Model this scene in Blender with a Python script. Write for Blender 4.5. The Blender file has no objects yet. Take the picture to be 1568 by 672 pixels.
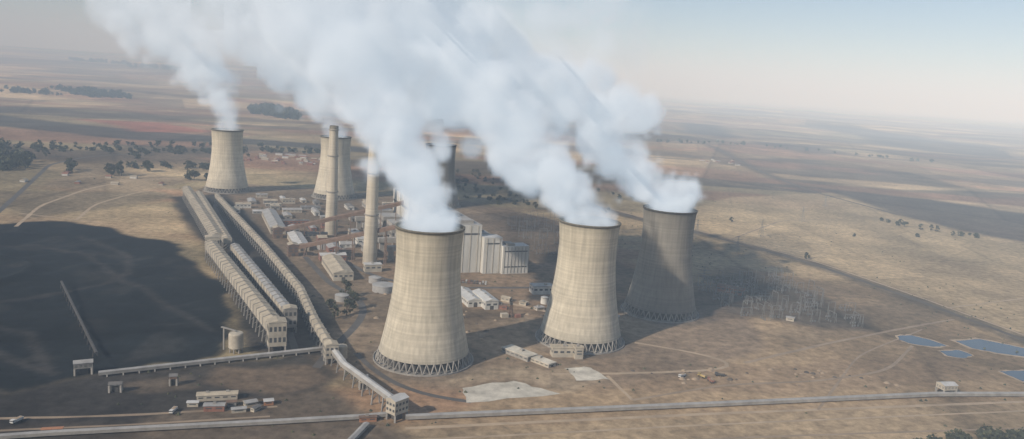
import bpy, math, random
import numpy as np
from mathutils import Vector, Matrix
random.seed(7); rng=np.random.default_rng(7)
scene=bpy.context.scene
scene.view_settings.view_transform='Standard'; scene.view_settings.look='None'; scene.view_settings.exposure=0
COL=scene.collection
# ------------------------------------------------------------------ camera
cam=bpy.data.cameras.new('camera'); camo=bpy.data.objects.new('camera',cam); COL.objects.link(camo)
cam.sensor_width=36; cam.lens=27.55; cam.clip_start=1; cam.clip_end=120000
camo.matrix_world=Matrix.Translation((0,0,226.6))@Matrix.Rotation(math.pi/2-0.1724,4,'X')@Matrix.Rotation(0.0689,4,'Z')
scene.camera=camo
# ------------------------------------------------------------------ light
EL=math.radians(32); AZ=Vector((-.71,-.704,0)).normalized()
SUN=Vector((AZ.x*math.cos(EL),AZ.y*math.cos(EL),math.sin(EL)))
w=bpy.data.worlds.new('World'); scene.world=w; w.use_nodes=True
nt=w.node_tree; bg=nt.nodes['Background']
sky=nt.nodes.new('ShaderNodeTexSky'); sky.sky_type='NISHITA'; sky.sun_disc=False
sky.sun_elevation=EL; sky.sun_rotation=math.atan2(SUN.x,SUN.y)%(2*math.pi)
sky.air_density=1.0; sky.dust_density=1.0; sky.ozone_density=2.5; sky.altitude=1600
nt.links.new(sky.outputs[0],bg.inputs[0]); bg.inputs[1].default_value=0.09
sl=bpy.data.lights.new('sun','SUN'); sl.energy=4.6; sl.angle=math.radians(1.2); sl.color=(1,.93,.83)
so=bpy.data.objects.new('sun',sl); COL.objects.link(so); so.rotation_euler=SUN.to_track_quat('Z','Y').to_euler(); so.location=(0,0,900)
# ------------------------------------------------------------------ materials
def N(nt,t,**k):
    n=nt.nodes.new(t)
    for a,b in k.items(): setattr(n,a,b)
    return n
M={}
def mk(name,col,rough=.85,var=.25,scale=.15,metal=0,stretch=(1,1,1)):
    m=bpy.data.materials.new(name); m.use_nodes=True; t=m.node_tree; L=t.links
    b=t.nodes['Principled BSDF']; b.inputs['Roughness'].default_value=rough; b.inputs['Metallic'].default_value=metal
    tc=N(t,'ShaderNodeTexCoord'); mp=N(t,'ShaderNodeMapping'); mp.inputs['Scale'].default_value=stretch
    L.new(tc.outputs['Object'],mp.inputs[0])
    n=N(t,'ShaderNodeTexNoise'); n.inputs['Scale'].default_value=scale; n.inputs['Detail'].default_value=6; n.inputs['Roughness'].default_value=.65
    L.new(mp.outputs[0],n.inputs['Vector'])
    r=N(t,'ShaderNodeMapRange'); r.inputs[1].default_value=.3; r.inputs[2].default_value=.7; r.inputs[3].default_value=1-var; r.inputs[4].default_value=1+var
    L.new(n.outputs[0],r.inputs[0])
    mx=N(t,'ShaderNodeMix',data_type='RGBA',blend_type='MULTIPLY'); mx.inputs[0].default_value=1; mx.inputs[6].default_value=(*col,1)
    L.new(r.outputs[0],mx.inputs[7]); L.new(mx.outputs[2],b.inputs['Base Color'])
    return m
for k_,a_ in {
 'white':('white_cladding',(.52,.51,.47),.75,.25,.12,0,(1,1,.15)),'cream':('cream_wall',(.41,.37,.30),.85,.25,.12),
 'grey':('grey_concrete',(.28,.265,.24),.9,.3,.12),'dgrey':('dark_steel',(.07,.065,.06),.7,.3,.2),
 'rooft':('tan_roof',(.38,.33,.25),.8,.28,.12),'roofg':('grey_metal_roof',(.31,.305,.295),.6,.25,.12),
 'roofb':('galvanised_roof',(.45,.45,.44),.6,.2,.1),'roofd':('dark_sheet_roof',(.14,.135,.13),.7,.3,.12),'rust':('rusty_brown_steel',(.16,.105,.075),.85,.3,.2),
 'brick':('red_brick',(.25,.12,.085),.9,.25,.3),'glass':('dark_window',(.07,.075,.08),.3,.1,.2),
 'asph':('asphalt',(.085,.08,.075),.95,.25,.08),'dirt':('pale_dirt_track',(.39,.30,.205),1,.25,.05),
 'track':('worn_vehicle_track',(.28,.215,.15),1,.3,.04),
 'slab':('pale_concrete_slab',(.50,.47,.40),.95,.4,.07),'ballast':('dark_ballast',(.085,.07,.055),1,.5,.03),
 'orange':('orange_paint',(.36,.17,.09),.7,.2,.2),'yellow':('dusty_yellow_paint',(.38,.29,.12),.7,.2,.3),
 'paintw':('white_paint',(.6,.6,.58),.5,.12,.3),'tyre':('rubber',(.03,.03,.03),.9,.1,1),
 'steel':('weathered_galvanised_steel',(.17,.17,.165),.7,.2,.3),'bark':('bark',(.10,.07,.05),.95,.3,1),
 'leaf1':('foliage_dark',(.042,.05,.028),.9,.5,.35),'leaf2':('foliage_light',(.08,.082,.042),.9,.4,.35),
 'spoil':('spoil_heap_soil',(.33,.25,.17),1,.25,.3),'water':('water',(.03,.055,.09),.25,.2,.05)}.items(): M[k_]=mk(*a_)
def tower_mat(name,base,low,ztop=107.5):
    m=bpy.data.materials.new(name); m.use_nodes=True; t=m.node_tree; L=t.links; b=t.nodes['Principled BSDF']; b.inputs['Roughness'].default_value=.92
    tc=N(t,'ShaderNodeTexCoord'); sp=N(t,'ShaderNodeSeparateXYZ'); L.new(tc.outputs['Object'],sp.inputs[0])
    def noi(st,sc,det=5):
        mp=N(t,'ShaderNodeMapping'); mp.inputs['Scale'].default_value=st; L.new(tc.outputs['Object'],mp.inputs[0])
        n=N(t,'ShaderNodeTexNoise'); n.inputs['Scale'].default_value=sc; n.inputs['Detail'].default_value=det; L.new(mp.outputs[0],n.inputs['Vector']); return n.outputs[0]
    def mr(s,a,b_,c,d):
        r=N(t,'ShaderNodeMapRange'); L.new(s,r.inputs[0])
        for i,v in enumerate((a,b_,c,d)): r.inputs[i+1].default_value=v
        return r.outputs[0]
    def mul(a,b_):
        q=N(t,'ShaderNodeMath',operation='MULTIPLY'); L.new(a,q.inputs[0]); L.new(b_,q.inputs[1]); return q.outputs[0]
    streak=mr(noi((1,1,.04),.4),.35,.7,1.08,.80)
    rings=mr(noi((.02,.02,1),.55,3),.35,.65,.87,1.07)
    blot=mr(noi((1,1,1),.035),.3,.7,.86,1.1)
    top=mr(sp.outputs[2],ztop,ztop+1,1,.35)
    stain=mr(sp.outputs[2],ztop-30,ztop+1,1,.86)
    foot=mr(sp.outputs[2],8,24,.76,1)
    f=mul(mul(mul(streak,rings),mul(blot,top)),mul(stain,foot))
    g=N(t,'ShaderNodeMix',data_type='RGBA'); L.new(mr(sp.outputs[2],10,95,0,1),g.inputs[0]); g.inputs[6].default_value=(*low,1); g.inputs[7].default_value=(*base,1)
    mx=N(t,'ShaderNodeMix',data_type='RGBA',blend_type='MULTIPLY'); mx.inputs[0].default_value=1; L.new(g.outputs[2],mx.inputs[6]); L.new(f,mx.inputs[7]); L.new(mx.outputs[2],b.inputs['Base Color'])
    return m
M['tower']=tower_mat('weathered_beige_concrete',(.50,.45,.345),(.53,.485,.39))
M['tower_shaded']=tower_mat('weathered_concrete_shaded',(.21,.195,.165),(.24,.22,.185))  # darkened copy of the tower concrete, with steam shade painted into its colour
M['chim']=tower_mat('chimney_concrete',(.50,.45,.36),(.50,.45,.36),147)
# ------------------------------------------------------------------ mesh builder
class MB:
    def __init__(s): s.v=[]; s.f=[]; s.m=[]; s.mats=[]
    def mi(s,k):
        if k not in s.mats: s.mats.append(k)
        return s.mats.index(k)
    def add(s,vs,fs,k):
        o=len(s.v); s.v+= [tuple(p) for p in vs]; i=s.mi(k)
        for f in fs: s.f.append(tuple(o+j for j in f)); s.m.append(i)
    def box(s,cx,cy,z0,z1,L,W,ang,k,top=None):
        c,n=math.cos(ang),math.sin(ang); P=[]
        for z in (z0,z1):
            for a,b in ((-L/2,-W/2),(L/2,-W/2),(L/2,W/2),(-L/2,W/2)): P.append((cx+a*c-b*n,cy+a*n+b*c,z))
        s.add(P,[(0,1,5,4),(1,2,6,5),(2,3,7,6),(3,0,4,7),(3,2,1,0)],k); s.add(P[4:],[(0,1,2,3)],top or k)
    def gable(s,cx,cy,z,h,L,W,ang,k,end=None):
        c,n=math.cos(ang),math.sin(ang)
        T=lambda a,b,zz:(cx+a*c-b*n,cy+a*n+b*c,zz)
        P=[T(-L/2,-W/2,z),T(L/2,-W/2,z),T(L/2,W/2,z),T(-L/2,W/2,z),T(-L/2,0,z+h),T(L/2,0,z+h)]
        s.add(P,[(0,1,5,4),(2,3,4,5),(3,2,1,0)],k); s.add(P,[(1,2,5),(3,0,4)],end or k)
    def beam(s,p,q,r,k,r2=None):
        p=Vector(p);q=Vector(q);d=(q-p).normalized(); u=d.cross(Vector((0,0,1)))
        if u.length<.01: u=Vector((1,0,0))
        u.normalize(); w_=u.cross(d); a=r; b=r2 or r
        P=[x+u*i*a+w_*j*b for x in (p,q) for i,j in ((-1,-1),(1,-1),(1,1),(-1,1))]
        s.add(P,[(0,1,5,4),(1,2,6,5),(2,3,7,6),(3,0,4,7),(3,2,1,0),(4,5,6,7)],k)
    def rev(s,cx,cy,prof,n,k,cap=True,z0=0):
        o=[];
        for r,z in prof:
            for i in range(n):
                a=2*math.pi*i/n; o.append((cx+r*math.cos(a),cy+r*math.sin(a),z+z0))
        F=[]
        for j in range(len(prof)-1):
            for i in range(n): F.append((j*n+i,j*n+(i+1)%n,(j+1)*n+(i+1)%n,(j+1)*n+i))
        if cap: F.append(tuple((len(prof)-1)*n+i for i in range(n)))
        s.add(o,F,k)
    def seg(s,p,q,wd,ht,k,roof,rh=1.2):
        p=Vector(p);q=Vector(q); d=Vector((q.x-p.x,q.y-p.y,0)).normalized(); u=Vector((d.y,-d.x,0))*wd/2; Z=Vector((0,0,ht)); R=Vector((0,0,ht+rh))
        P=[]
        for x in (p,q): P+=[x-u,x+u,x+u+Z,x+R,x-u+Z]
        s.add(P,[(0,1,6,5),(1,2,7,6),(4,0,5,9),(4,3,2,1,0),(5,6,7,8,9)],k); s.add(P,[(2,3,8,7),(3,4,9,8)],roof)
    def obj(s,name,parent=None,smooth=False,loc=None):
        me=bpy.data.meshes.new(name); me.from_pydata(s.v,[],s.f)
        for k in s.mats: me.materials.append(M[k])
        me.polygons.foreach_set('material_index',s.m)
        if smooth: me.polygons.foreach_set('use_smooth',[True]*len(me.polygons))
        me.update(); o=bpy.data.objects.new(name,me); COL.objects.link(o)
        if parent: o.parent=parent
        if loc: o.location=loc
        return o
def empty(name,loc=(0,0,0),rz=0):
    e=bpy.data.objects.new(name,None); COL.objects.link(e); e.location=loc; e.rotation_euler=(0,0,rz); e.empty_display_size=5; return e
# ------------------------------------------------------------------ terrain
def sm(a,b,x): t=np.clip((x-a)/(b-a),0,1); return t*t*(3-2*t)
G=rng.random((256,256))
def vn(x,y):
    x=np.asarray(x,float);y=np.asarray(y,float); xi=np.floor(x).astype(int);yi=np.floor(y).astype(int);fx=x-xi;fy=y-yi;fx=fx*fx*(3-2*fx);fy=fy*fy*(3-2*fy)
    g=lambda i,j:G[i&255,j&255]
    return (g(xi,yi)*(1-fx)+g(xi+1,yi)*fx)*(1-fy)+(g(xi,yi+1)*(1-fx)+g(xi+1,yi+1)*fx)*fy
def fbm(x,y,o=4):
    s=0;a=.5
    for i in range(o): s=s+a*vn(x*2**i+17*i,y*2**i+31*i); a*=.5
    return s/(1-.5**o)
def sd(poly,x,y):
    P=np.array(poly,float); d=np.full(x.shape,1e12); ins=np.zeros(x.shape,bool)
    for i in range(len(P)):
        a=P[i];b=P[(i+1)%len(P)]; e=b-a; wx=x-a[0];wy=y-a[1]; t=np.clip((wx*e[0]+wy*e[1])/(e@e),0,1)
        d=np.minimum(d,(wx-e[0]*t)**2+(wy-e[1]*t)**2)
        c=((a[1]>y)!=(b[1]>y)); 
        xx=(b[0]-a[0])*(y-a[1])/((b[1]-a[1]) if b[1]!=a[1] else 1e-9)+a[0]; ins^=(c&(x<xx))
    d=np.sqrt(d); return np.where(ins,-d,d)
COAL=[(-900,1060),(-668,1002),(-629,1037),(-538,1023),(-425,957),(-330,836),(-261,712),(-225,641),(-217,586),(-291,536),(-333,492),(-500,500),(-800,700)]
def hgt(x,y):
    x=np.asarray(x,float);y=np.asarray(y,float); d=np.hypot(x,y-700)
    far=sm(1700,5000,d)*(fbm(x/1800,y/1800,4)-.5)*80+sm(5000,20000,y)*(90+170*sm(2000,-6000,x))*(.7+.6*fbm(x/6000+5,y/6000,3))
    c=sm(5,-60,sd(COAL,x,y)); rel=c*((fbm(x/45,y/45,3)-.42)*9+5*np.exp(-((np.hypot(x+560,y-760)-70)/9)**2))
    return far+rel
def hz(x,y): return float(hgt(np.array([x]),np.array([y]))[0])
def lines(a,b,step,lo,hi,g=1.09):
    c=list(np.arange(a,b+.1,step)); s=step;p=b
    while p<hi: s=s*g;p+=s;c.append(p)
    s=step;p=a;h=[]
    while p>lo: s=s*g;p-=s;h.append(p)
    return np.array(h[::-1]+c)
xs=lines(-800,580,4.5,-30000,30000,1.045); ys=lines(410,1500,4.5,-3000,48000,1.025)
X,Y=np.meshgrid(xs,ys); Z=hgt(X,Y); nx,ny=len(xs),len(ys)
me=bpy.data.meshes.new('ground'); V=np.stack([X.ravel(),Y.ravel(),Z.ravel()],1)
I=np.arange(nx*ny).reshape(ny,nx); F=np.stack([I[:-1,:-1],I[:-1,1:],I[1:,1:],I[1:,:-1]],-1).reshape(-1,4)
me.vertices.add(len(V)); me.vertices.foreach_set('co',V.ravel()); me.loops.add(F.size); me.loops.foreach_set('vertex_index',F.ravel().astype(np.int32))
me.polygons.add(len(F)); me.polygons.foreach_set('loop_start',np.arange(0,F.size,4,dtype=np.int32)); me.polygons.foreach_set('use_smooth',np.ones(len(F),bool)); me.update(calc_edges=True)
base=np.ones(X.shape+(3,))*np.array((.42,.31,.18))
n1=fbm(X/300,Y/300)[...,None]; n2=fbm(X/70+9,Y/70)[...,None]; n3=fbm(X/1500+3,Y/700+8,5)
def mixc(m,c):
    global base
    m=m[...,None]; base=base*(1-m)+np.array(c)*m
mixc(sm(.45,.60,n3)*.85,(.56,.43,.26)); mixc(sm(.50,.40,n3)*.7,(.27,.19,.115))
n4=fbm(X/900+40,Y/450+12,4); mixc(sm(.56,.64,n4)*.6,(.19,.17,.10))
n5=fbm(X/1100+70,Y/420+33,4); mixc(sm(.58,.62,n5)*.75*sm(1100,1500,np.hypot(X,Y-600)),(.10,.08,.065))
n6=fbm(X/600+11,Y/260+66,4); mixc(sm(.56,.64,n6)*.65,(.34,.19,.12))
def paint(poly,c,soft=6,warp=14,wl=60,amt=1):
    wx=(fbm(X/wl,Y/wl)-.5)*2*warp; wy=(fbm(X/wl+50,Y/wl+50)-.5)*2*warp
    mixc(sm(soft,-soft,sd(poly,X+wx,Y+wy))*amt,c)
paint([(560,640),(524,850),(383,1200),(260,1400),(500,1800),(900,2100),(1500,2000),(1500,500)],(.53,.41,.25),10,10,amt=.75)
paint([(-60,470),(140,525),(430,600),(600,650),(560,700),(430,960),(310,1060),(170,760),(0,560)],(.33,.24,.148),10,20)
paint([(-700,380),(-330,490),(-290,536),(-150,570),(-60,470),(500,620),(520,300),(-600,200)],(.14,.11,.08),8,10)
paint([(-60,476),(420,612),(620,660),(700,600),(500,400),(0,380)],(.34,.255,.16),6,10)
paint([(60,560),(220,590),(330,620),(420,660),(430,720),(330,690),(220,650),(120,640)],(.24,.17,.11),5,14,30,.6)
paint([(250,690),(400,790),(520,860),(470,960),(400,860),(280,760)],(.21,.16,.105),8,24,50,.6)
paint([(-560,1330),(-340,900),(-130,560),(-40,545),(120,590),(240,700),(270,900),(150,1000),(80,1330),(-100,1480),(-560,1500)],(.22,.165,.115),10,14,amt=.9)
paint([(-200,930),(-100,780),(100,720),(140,860),(60,900)],(.30,.21,.135),8,14,amt=.8)
paint([(-660,1040),(-560,1290),(-620,1330),(-900,1200)],(.25,.20,.13),14,20)
paint([(-800,1300),(-650,1300),(-600,1500),(-900,1600)],(.35,.27,.175),14,20)
paint([(-575,1290),(-510,1370),(-340,1060),(-150,665),(-135,600),(-200,600),(-265,730),(-340,880)],(.055,.05,.045),8,10)
paint(COAL,(.010,.013,.015),6,20)
paint([(-291,536),(-153,607),(-123,568),(-155,524),(-214,470),(-333,435),(-700,450),(-700,500),(-333,492)],(.045,.041,.037),6,16,amt=.95)
paint([(-333,492),(-291,536),(-240,520),(-220,440),(-330,380),(-700,380),(-700,500)],(.035,.032,.03),12,16,amt=.8)
paint([(-215,560),(-150,585),(-130,560),(-160,520),(-215,530)],(.17,.125,.085),6,12,amt=.8)
paint([(-230,470),(-130,505),(-100,490),(-220,455)],(.14,.11,.08),6,12,amt=.8)
paint([(-270,520),(-230,540),(-215,520),(-250,505)],(.12,.095,.07),5,8,amt=.8)
mixc(sm(8,-20,sd(COAL,X,Y))*sm(.58,.7,fbm(X/35,Y/35,4))*.45,(.045,.042,.038))
paint([(815,2170),(1080,2076),(1246,1888),(1350,1950),(1500,1500),(1000,1380),(893,1527),(826,1777)],(.085,.07,.06),25,50,200,.92)
paint([(1385,6846),(1686,6923),(1432,4927),(1146,4516),(1145,5528)],(.08,.065,.055),60,150,600,.9)
paint([(1301,4404),(1532,4280),(1607,3816),(1283,3530)],(.10,.08,.065),60,120,400,.85)
paint([(3100,8600),(3800,7550),(4000,6180),(2950,4600),(2430,4850)],(.10,.08,.07),100,250,700,.8)
paint([(-1750,2665),(-1440,2530),(-940,2440),(-300,2400),(-300,2260),(-880,2250),(-1070,2170),(-1500,2280),(-2500,2500),(-2500,2800)],(.06,.055,.05),20,40,200,.9)
paint([(-1550,2730),(-1270,2830),(-1000,2590),(-1150,2430)],(.35,.13,.085),30,40,200,.9)
paint([(245,969),(347,1015),(393,822),(368,783),(248,812)],(.085,.072,.058),14,26,60,.85)
paint([(180,760),(250,800),(260,900),(190,880)],(.11,.085,.065),14,26,60,.7)
paint([(-32,1327),(84,1309),(90,980),(17,1000)],(.14,.11,.08),10,18,60,.8)
paint([(-29,560),(11,580),(50,558),(70,580),(90,590),(60,622),(0,600),(-50,580)],(.38,.30,.205),6,12,40,.6)
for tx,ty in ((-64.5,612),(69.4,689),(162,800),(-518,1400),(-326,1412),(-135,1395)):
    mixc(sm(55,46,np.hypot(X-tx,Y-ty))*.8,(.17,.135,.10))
def near(poly,wdt,c,amt):
    for a,b in zip(poly[:-1],poly[1:]):
        a=np.array(a,float);b=np.array(b,float);e=b-a; t=np.clip(((X-a[0])*e[0]+(Y-a[1])*e[1])/(e@e),0,1)
        mixc(sm(wdt*1.4,wdt*.6,np.hypot(X-a[0]-e[0]*t,Y-a[1]-e[1]*t))*amt,c)
for pth in ([(-640,880),(-560,900),(-480,870),(-420,800),(-330,720),(-250,640)],[(-620,700),(-540,650),(-470,660),(-420,720),(-400,800),(-440,880),(-540,960)],[(-330,540),(-380,600),(-480,640),(-560,740)],[(-650,560),(-500,600),(-380,560),(-320,530)]): near(pth,4,(.055,.05,.046),.65)
RAIL=[(150,1540),(211,1428),(310,1303),(383,1194),(439,1100),(497,932),(524,840),(540,788),(561,695),(600,560)]
near(RAIL,18,(.13,.105,.075),.7); near([(905,4433),(869,3400),(783,2472),(777,2056)],26,(.15,.11,.08),.7)
base*= (0.76+.48*n1)*(0.74+.52*n2)
ca=me.color_attributes.new('cover','FLOAT_COLOR','POINT'); ca.data.foreach_set('color',np.concatenate([np.clip(base,0,1),np.ones(X.shape+(1,))],-1).ravel())
gm=bpy.data.materials.new('dry_veld_ground'); gm.use_nodes=True; t=gm.node_tree; L=t.links; b=t.nodes['Principled BSDF']; b.inputs['Roughness'].default_value=1; b.inputs['Specular IOR Level'].default_value=.1
at=N(t,'ShaderNodeAttribute',attribute_name='cover'); geo=N(t,'ShaderNodeNewGeometry')
def gn(sc,det,ro,lo,hi,st=(1,1,1)):
    mp=N(t,'ShaderNodeMapping'); mp.inputs['Scale'].default_value=st; L.new(geo.outputs['Position'],mp.inputs[0])
    n=N(t,'ShaderNodeTexNoise'); n.inputs['Scale'].default_value=sc; n.inputs['Detail'].default_value=det; n.inputs['Roughness'].default_value=ro; L.new(mp.outputs[0],n.inputs['Vector'])
    r=N(t,'ShaderNodeMapRange'); r.inputs[1].default_value=.32; r.inputs[2].default_value=.68; r.inputs[3].default_value=lo; r.inputs[4].default_value=hi; L.new(n.outputs[0],r.inputs[0]); return r.outputs[0]
def gmul(a,b_,op='MULTIPLY'):
    q=N(t,'ShaderNodeMath',operation=op); L.new(a,q.inputs[0]); L.new(b_,q.inputs[1]); return q.outputs[0]
f=gmul(gmul(gn(.11,8,.7,.55,1.42),gn(.012,6,.6,.78,1.22)),gn(.004,5,.6,.82,1.18,(1,.3,1)))
def fields(sc,rot,asp,lo,hi,edge,ed):
    global f
    mp_=N(t,'ShaderNodeMapping'); mp_.inputs['Rotation'].default_value=(0,0,rot); mp_.inputs['Scale'].default_value=(1,asp,1); L.new(geo.outputs['Position'],mp_.inputs[0])
    v1=N(t,'ShaderNodeTexVoronoi'); v1.inputs['Scale'].default_value=sc; L.new(mp_.outputs[0],v1.inputs['Vector'])
    sx=N(t,'ShaderNodeSeparateColor'); L.new(v1.outputs['Color'],sx.inputs[0])
    r=N(t,'ShaderNodeMapRange'); r.inputs[3].default_value=lo; r.inputs[4].default_value=hi; L.new(sx.outputs[0],r.inputs[0]); f=gmul(f,r.outputs[0])
    v2=N(t,'ShaderNodeTexVoronoi',feature='DISTANCE_TO_EDGE'); v2.inputs['Scale'].default_value=sc; L.new(mp_.outputs[0],v2.inputs['Vector'])
    r=N(t,'ShaderNodeMapRange'); r.inputs[2].default_value=edge; r.inputs[3].default_value=ed; r.inputs[4].default_value=1; L.new(v2.outputs['Distance'],r.inputs[0]); f=gmul(f,r.outputs[0])
fields(.0013,.45,.55,.6,1.22,.012,.7)
fields(.004,.3,.5,.86,1.12,.02,.86)
mx=N(t,'ShaderNodeMix',data_type='RGBA',blend_type='MULTIPLY'); mx.inputs[0].default_value=1; L.new(at.outputs['Color'],mx.inputs[6]); L.new(f,mx.inputs[7]); L.new(mx.outputs[2],b.inputs['Base Color'])
me.materials.append(gm); go=bpy.data.objects.new('ground',me); COL.objects.link(go)
# ------------------------------------------------------------------ strips & sheets
def strip(name,pts,wd,k,z=.06,step=12,jit=0):
    P=[]
    for a,b in zip(pts[:-1],pts[1:]):
        n=max(1,int(math.dist(a,b)/step))
        for i in range(n): P.append((a[0]+(b[0]-a[0])*i/n,a[1]+(b[1]-a[1])*i/n))
    P.append(pts[-1]); 
    for it in range(6): P=[P[0]]+[((P[i-1][0]+2*P[i][0]+P[i+1][0])/4,(P[i-1][1]+2*P[i][1]+P[i+1][1])/4) for i in range(1,len(P)-1)]+[P[-1]]
    mb=MB(); V=[]
    for i,p in enumerate(P):
        a=P[max(0,i-1)];b=P[min(len(P)-1,i+1)]; d=Vector((b[0]-a[0],b[1]-a[1])).normalized(); u=(d.y,-d.x)
        for s in (-1,1):
            ww=wd/2*(1+jit*(random.random()-.5)); x=p[0]+u[0]*s*ww;y=p[1]+u[1]*s*ww; V.append((x,y,hz(x,y)+z))
    mb.add(V,[(2*i,2*i+1,2*i+3,2*i+2) for i in range(len(P)-1)],k); return mb.obj(name)
strip('railway_embankment',RAIL,9,'ballast',.1,jit=.6)
strip('dirt_road',[(x+15,y+6) for x,y in RAIL],3.5,'dirt',.05,jit=.4)
strip('dirt_road',[(905,4433),(869,3400),(783,2472),(777,2056),(840,1700)],9,'ballast',.5,30,.4)
strip('road',[(-663,944),(-723,1085),(-819,1299),(-942,1571),(-958,1731),(-874,1934),(-600,2100),(-300,2150)],8,'asph',.05)
strip('dirt_road',[(-640,990),(-699,1138),(-724,1306),(-716,1448),(-600,1560)],5,'dirt',.05,jit=.4)
strip('dirt_road',[(-560,1050),(-690,1075)],3,'dirt',.07,jit=.4)
strip('dirt_road',[(-600,1060),(-640,1180),(-640,1320),(-560,1450)],4,'dirt',.072,jit=.4)
strip('road',[(-143,575),(-143,609),(-134,680),(-134,725),(-149,775),(-184,805),(-250,935)],7,'asph',.05)
strip('road',[(-120,613),(-96,571),(-59,535),(-20,530)],5,'asph',.054)
strip('dirt_road',[(85,601),(99,554)],3,'dirt',.05,jit=.4)
strip('dirt_road',[(120,690),(158,679),(211,655),(200,637),(96,607),(40,596)],4,'dirt',.058,jit=.4)
strip('dirt_road',[(-60,480),(159,540),(425,607),(560,640)],4,'dirt',.05,jit=.3)
strip('dirt_road',[(-60,462),(159,522),(425,590)],2.5,'dirt',.05,jit=.5)
strip('dirt_road',[(-60,440),(159,500),(425,560)],2.5,'track',.05,jit=.5)
strip('dirt_road',[(211,655),(300,720),(420,800),(500,850)],4,'track',.05,jit=.6)
strip('dirt_road',[(240,560),(330,700),(440,800)],2,'track',.062,jit=.6)
strip('dirt_road',[(99,554),(180,600),(260,620),(340,660),(400,740)],3,'track',.066,jit=.6)
strip('dirt_road',[(520,900),(700,1000),(900,1250),(1200,1400)],3,'dirt',.068,jit=.6)
strip('dirt_road',[(360,1260),(520,1500),(800,1640)],3,'track',.07,jit=.6)
strip('road',[(-165,600),(-230,760),(-330,930),(-480,1240),(-500,1330)],6,'asph',.05)
strip('road',[(-400,1230),(-300,1130),(-210,940),(-150,860),(-90,830),(60,870),(120,900)],7,'asph',.056)
strip('dirt_road',[(-120,860),(60,760),(110,720)],5,'dirt',.06,jit=.4)
strip('dirt_road',[(-330,450),(-240,470),(-150,500)],3,'track',.056,jit=.4)
strip('dirt_road',[(-310,436),(-230,458),(-150,484)],2.5,'track',.056,jit=.4)
def sheet(name,poly,k,z=.08,j_=.8):
    mb=MB(); P=[]; n=len(poly)
    for i in range(n):
        a=poly[i];b=poly[(i+1)%n]
        for j in range(5):
            x=a[0]+(b[0]-a[0])*j/5;y=a[1]+(b[1]-a[1])*j/5; P.append((x+random.uniform(-j_,j_),y+random.uniform(-j_,j_),z))
    mb.add(P,[tuple(range(len(P)))],k)
    return mb.obj(name)
for p in ([(400,770),(416,776),(430,764),(438,748),(421,740),(401,746),(395,757)],[(456,766),(488,779),(510,765),(534,746),(502,729),(481,734),(462,745)],[(421,729),(444,736),(449,722),(434,711),(420,714)],[(449,680),(476,687),(498,673),(456,656)]):
    c_=(sum(q[0] for q in p)/len(p),sum(q[1] for q in p)/len(p))
    sheet('pond_bank',[(c_[0]+(x-c_[0])*1.12,c_[1]+(y-c_[1])*1.16) for x,y in p],'dirt',.09,j_=1.5)
    sheet('settling_pond',p,'water',.13)
sheet('concrete_slab',[(-29,556),(11,576),(46,556),(-23,529)],'slab',j_=1.6); sheet('concrete_slab',[(51,612),(73,618),(87,594),(60,585)],'slab',j_=1.6)
# ------------------------------------------------------------------ cooling towers
def rt(z): return 26*math.sqrt(1+(85-z)**2/6053.)
prof=[(rt(z),z) for z in np.linspace(8,109,40)]+[(rt(109)+.7,109.2),(rt(110)+.7,110.4),(rt(110)-.8,110.4)]+[(rt(z)-1,z) for z in np.linspace(109,8,30)]+[(rt(8),8)]
def tower(loc,mk_):
    e=empty('cooling_tower',loc,random.random()*6)
    s=MB(); s.rev(0,0,prof,96,mk_,False); s.obj('shell',e,True)
    s=MB(); n=40; r0=rt(0)+.3; r1=rt(8)-.3
    for i in range(n):
        a=2*math.pi*i/n; am=a+math.pi/n; b_=a+2*math.pi/n
        f=(r0*math.cos(am),r0*math.sin(am),0)
        s.beam(f,(r1*math.cos(a),r1*math.sin(a),8.4),.36,'grey'); s.beam(f,(r1*math.cos(b_),r1*math.sin(b_),8.4),.36,'grey')
    s.obj('v_shaped_legs',e)
    s=MB(); s.rev(0,0,[(33,0),(33,8.5)],64,'dgrey'); s.obj('fill_packing',e)
    s=MB(); s.rev(0,0,[(41,0),(41,1.2),(40.3,1.2),(40.3,.4),(33.2,.4)],72,'grey',False); s.obj('water_basin',e)
    return e
tower((-64.5,612,0),'tower'); tower((69.4,689,0),'tower'); tower((162,800,0),'tower_shaded')
tower((-518,1400,0),'tower'); tower((-326.5,1412,0),'tower'); tower((-135,1395,0),'tower_shaded')
# ------------------------------------------------------------------ chimneys
for cx,cy in ((-253,1081),(-168,923)):
    e=empty('smokestack',(cx,cy,0)); HC=152
    s=MB(); s.rev(0,0,[(9-3*(z/HC)**.8,z) for z in np.linspace(0,HC,24)]+[(5,HC),(5,HC-8)],40,'chim',False); s.obj('shaft',e,True)
    s=MB(); 
    for z in (60,110,146): rr_=9-3*(z/HC)**.8; s.rev(0,0,[(rr_,z),(rr_+1.2,z),(rr_+1.2,z+1),(rr_-.2,z+1)],40,'grey',False)
    s.obj('platform_rings',e)
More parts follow.
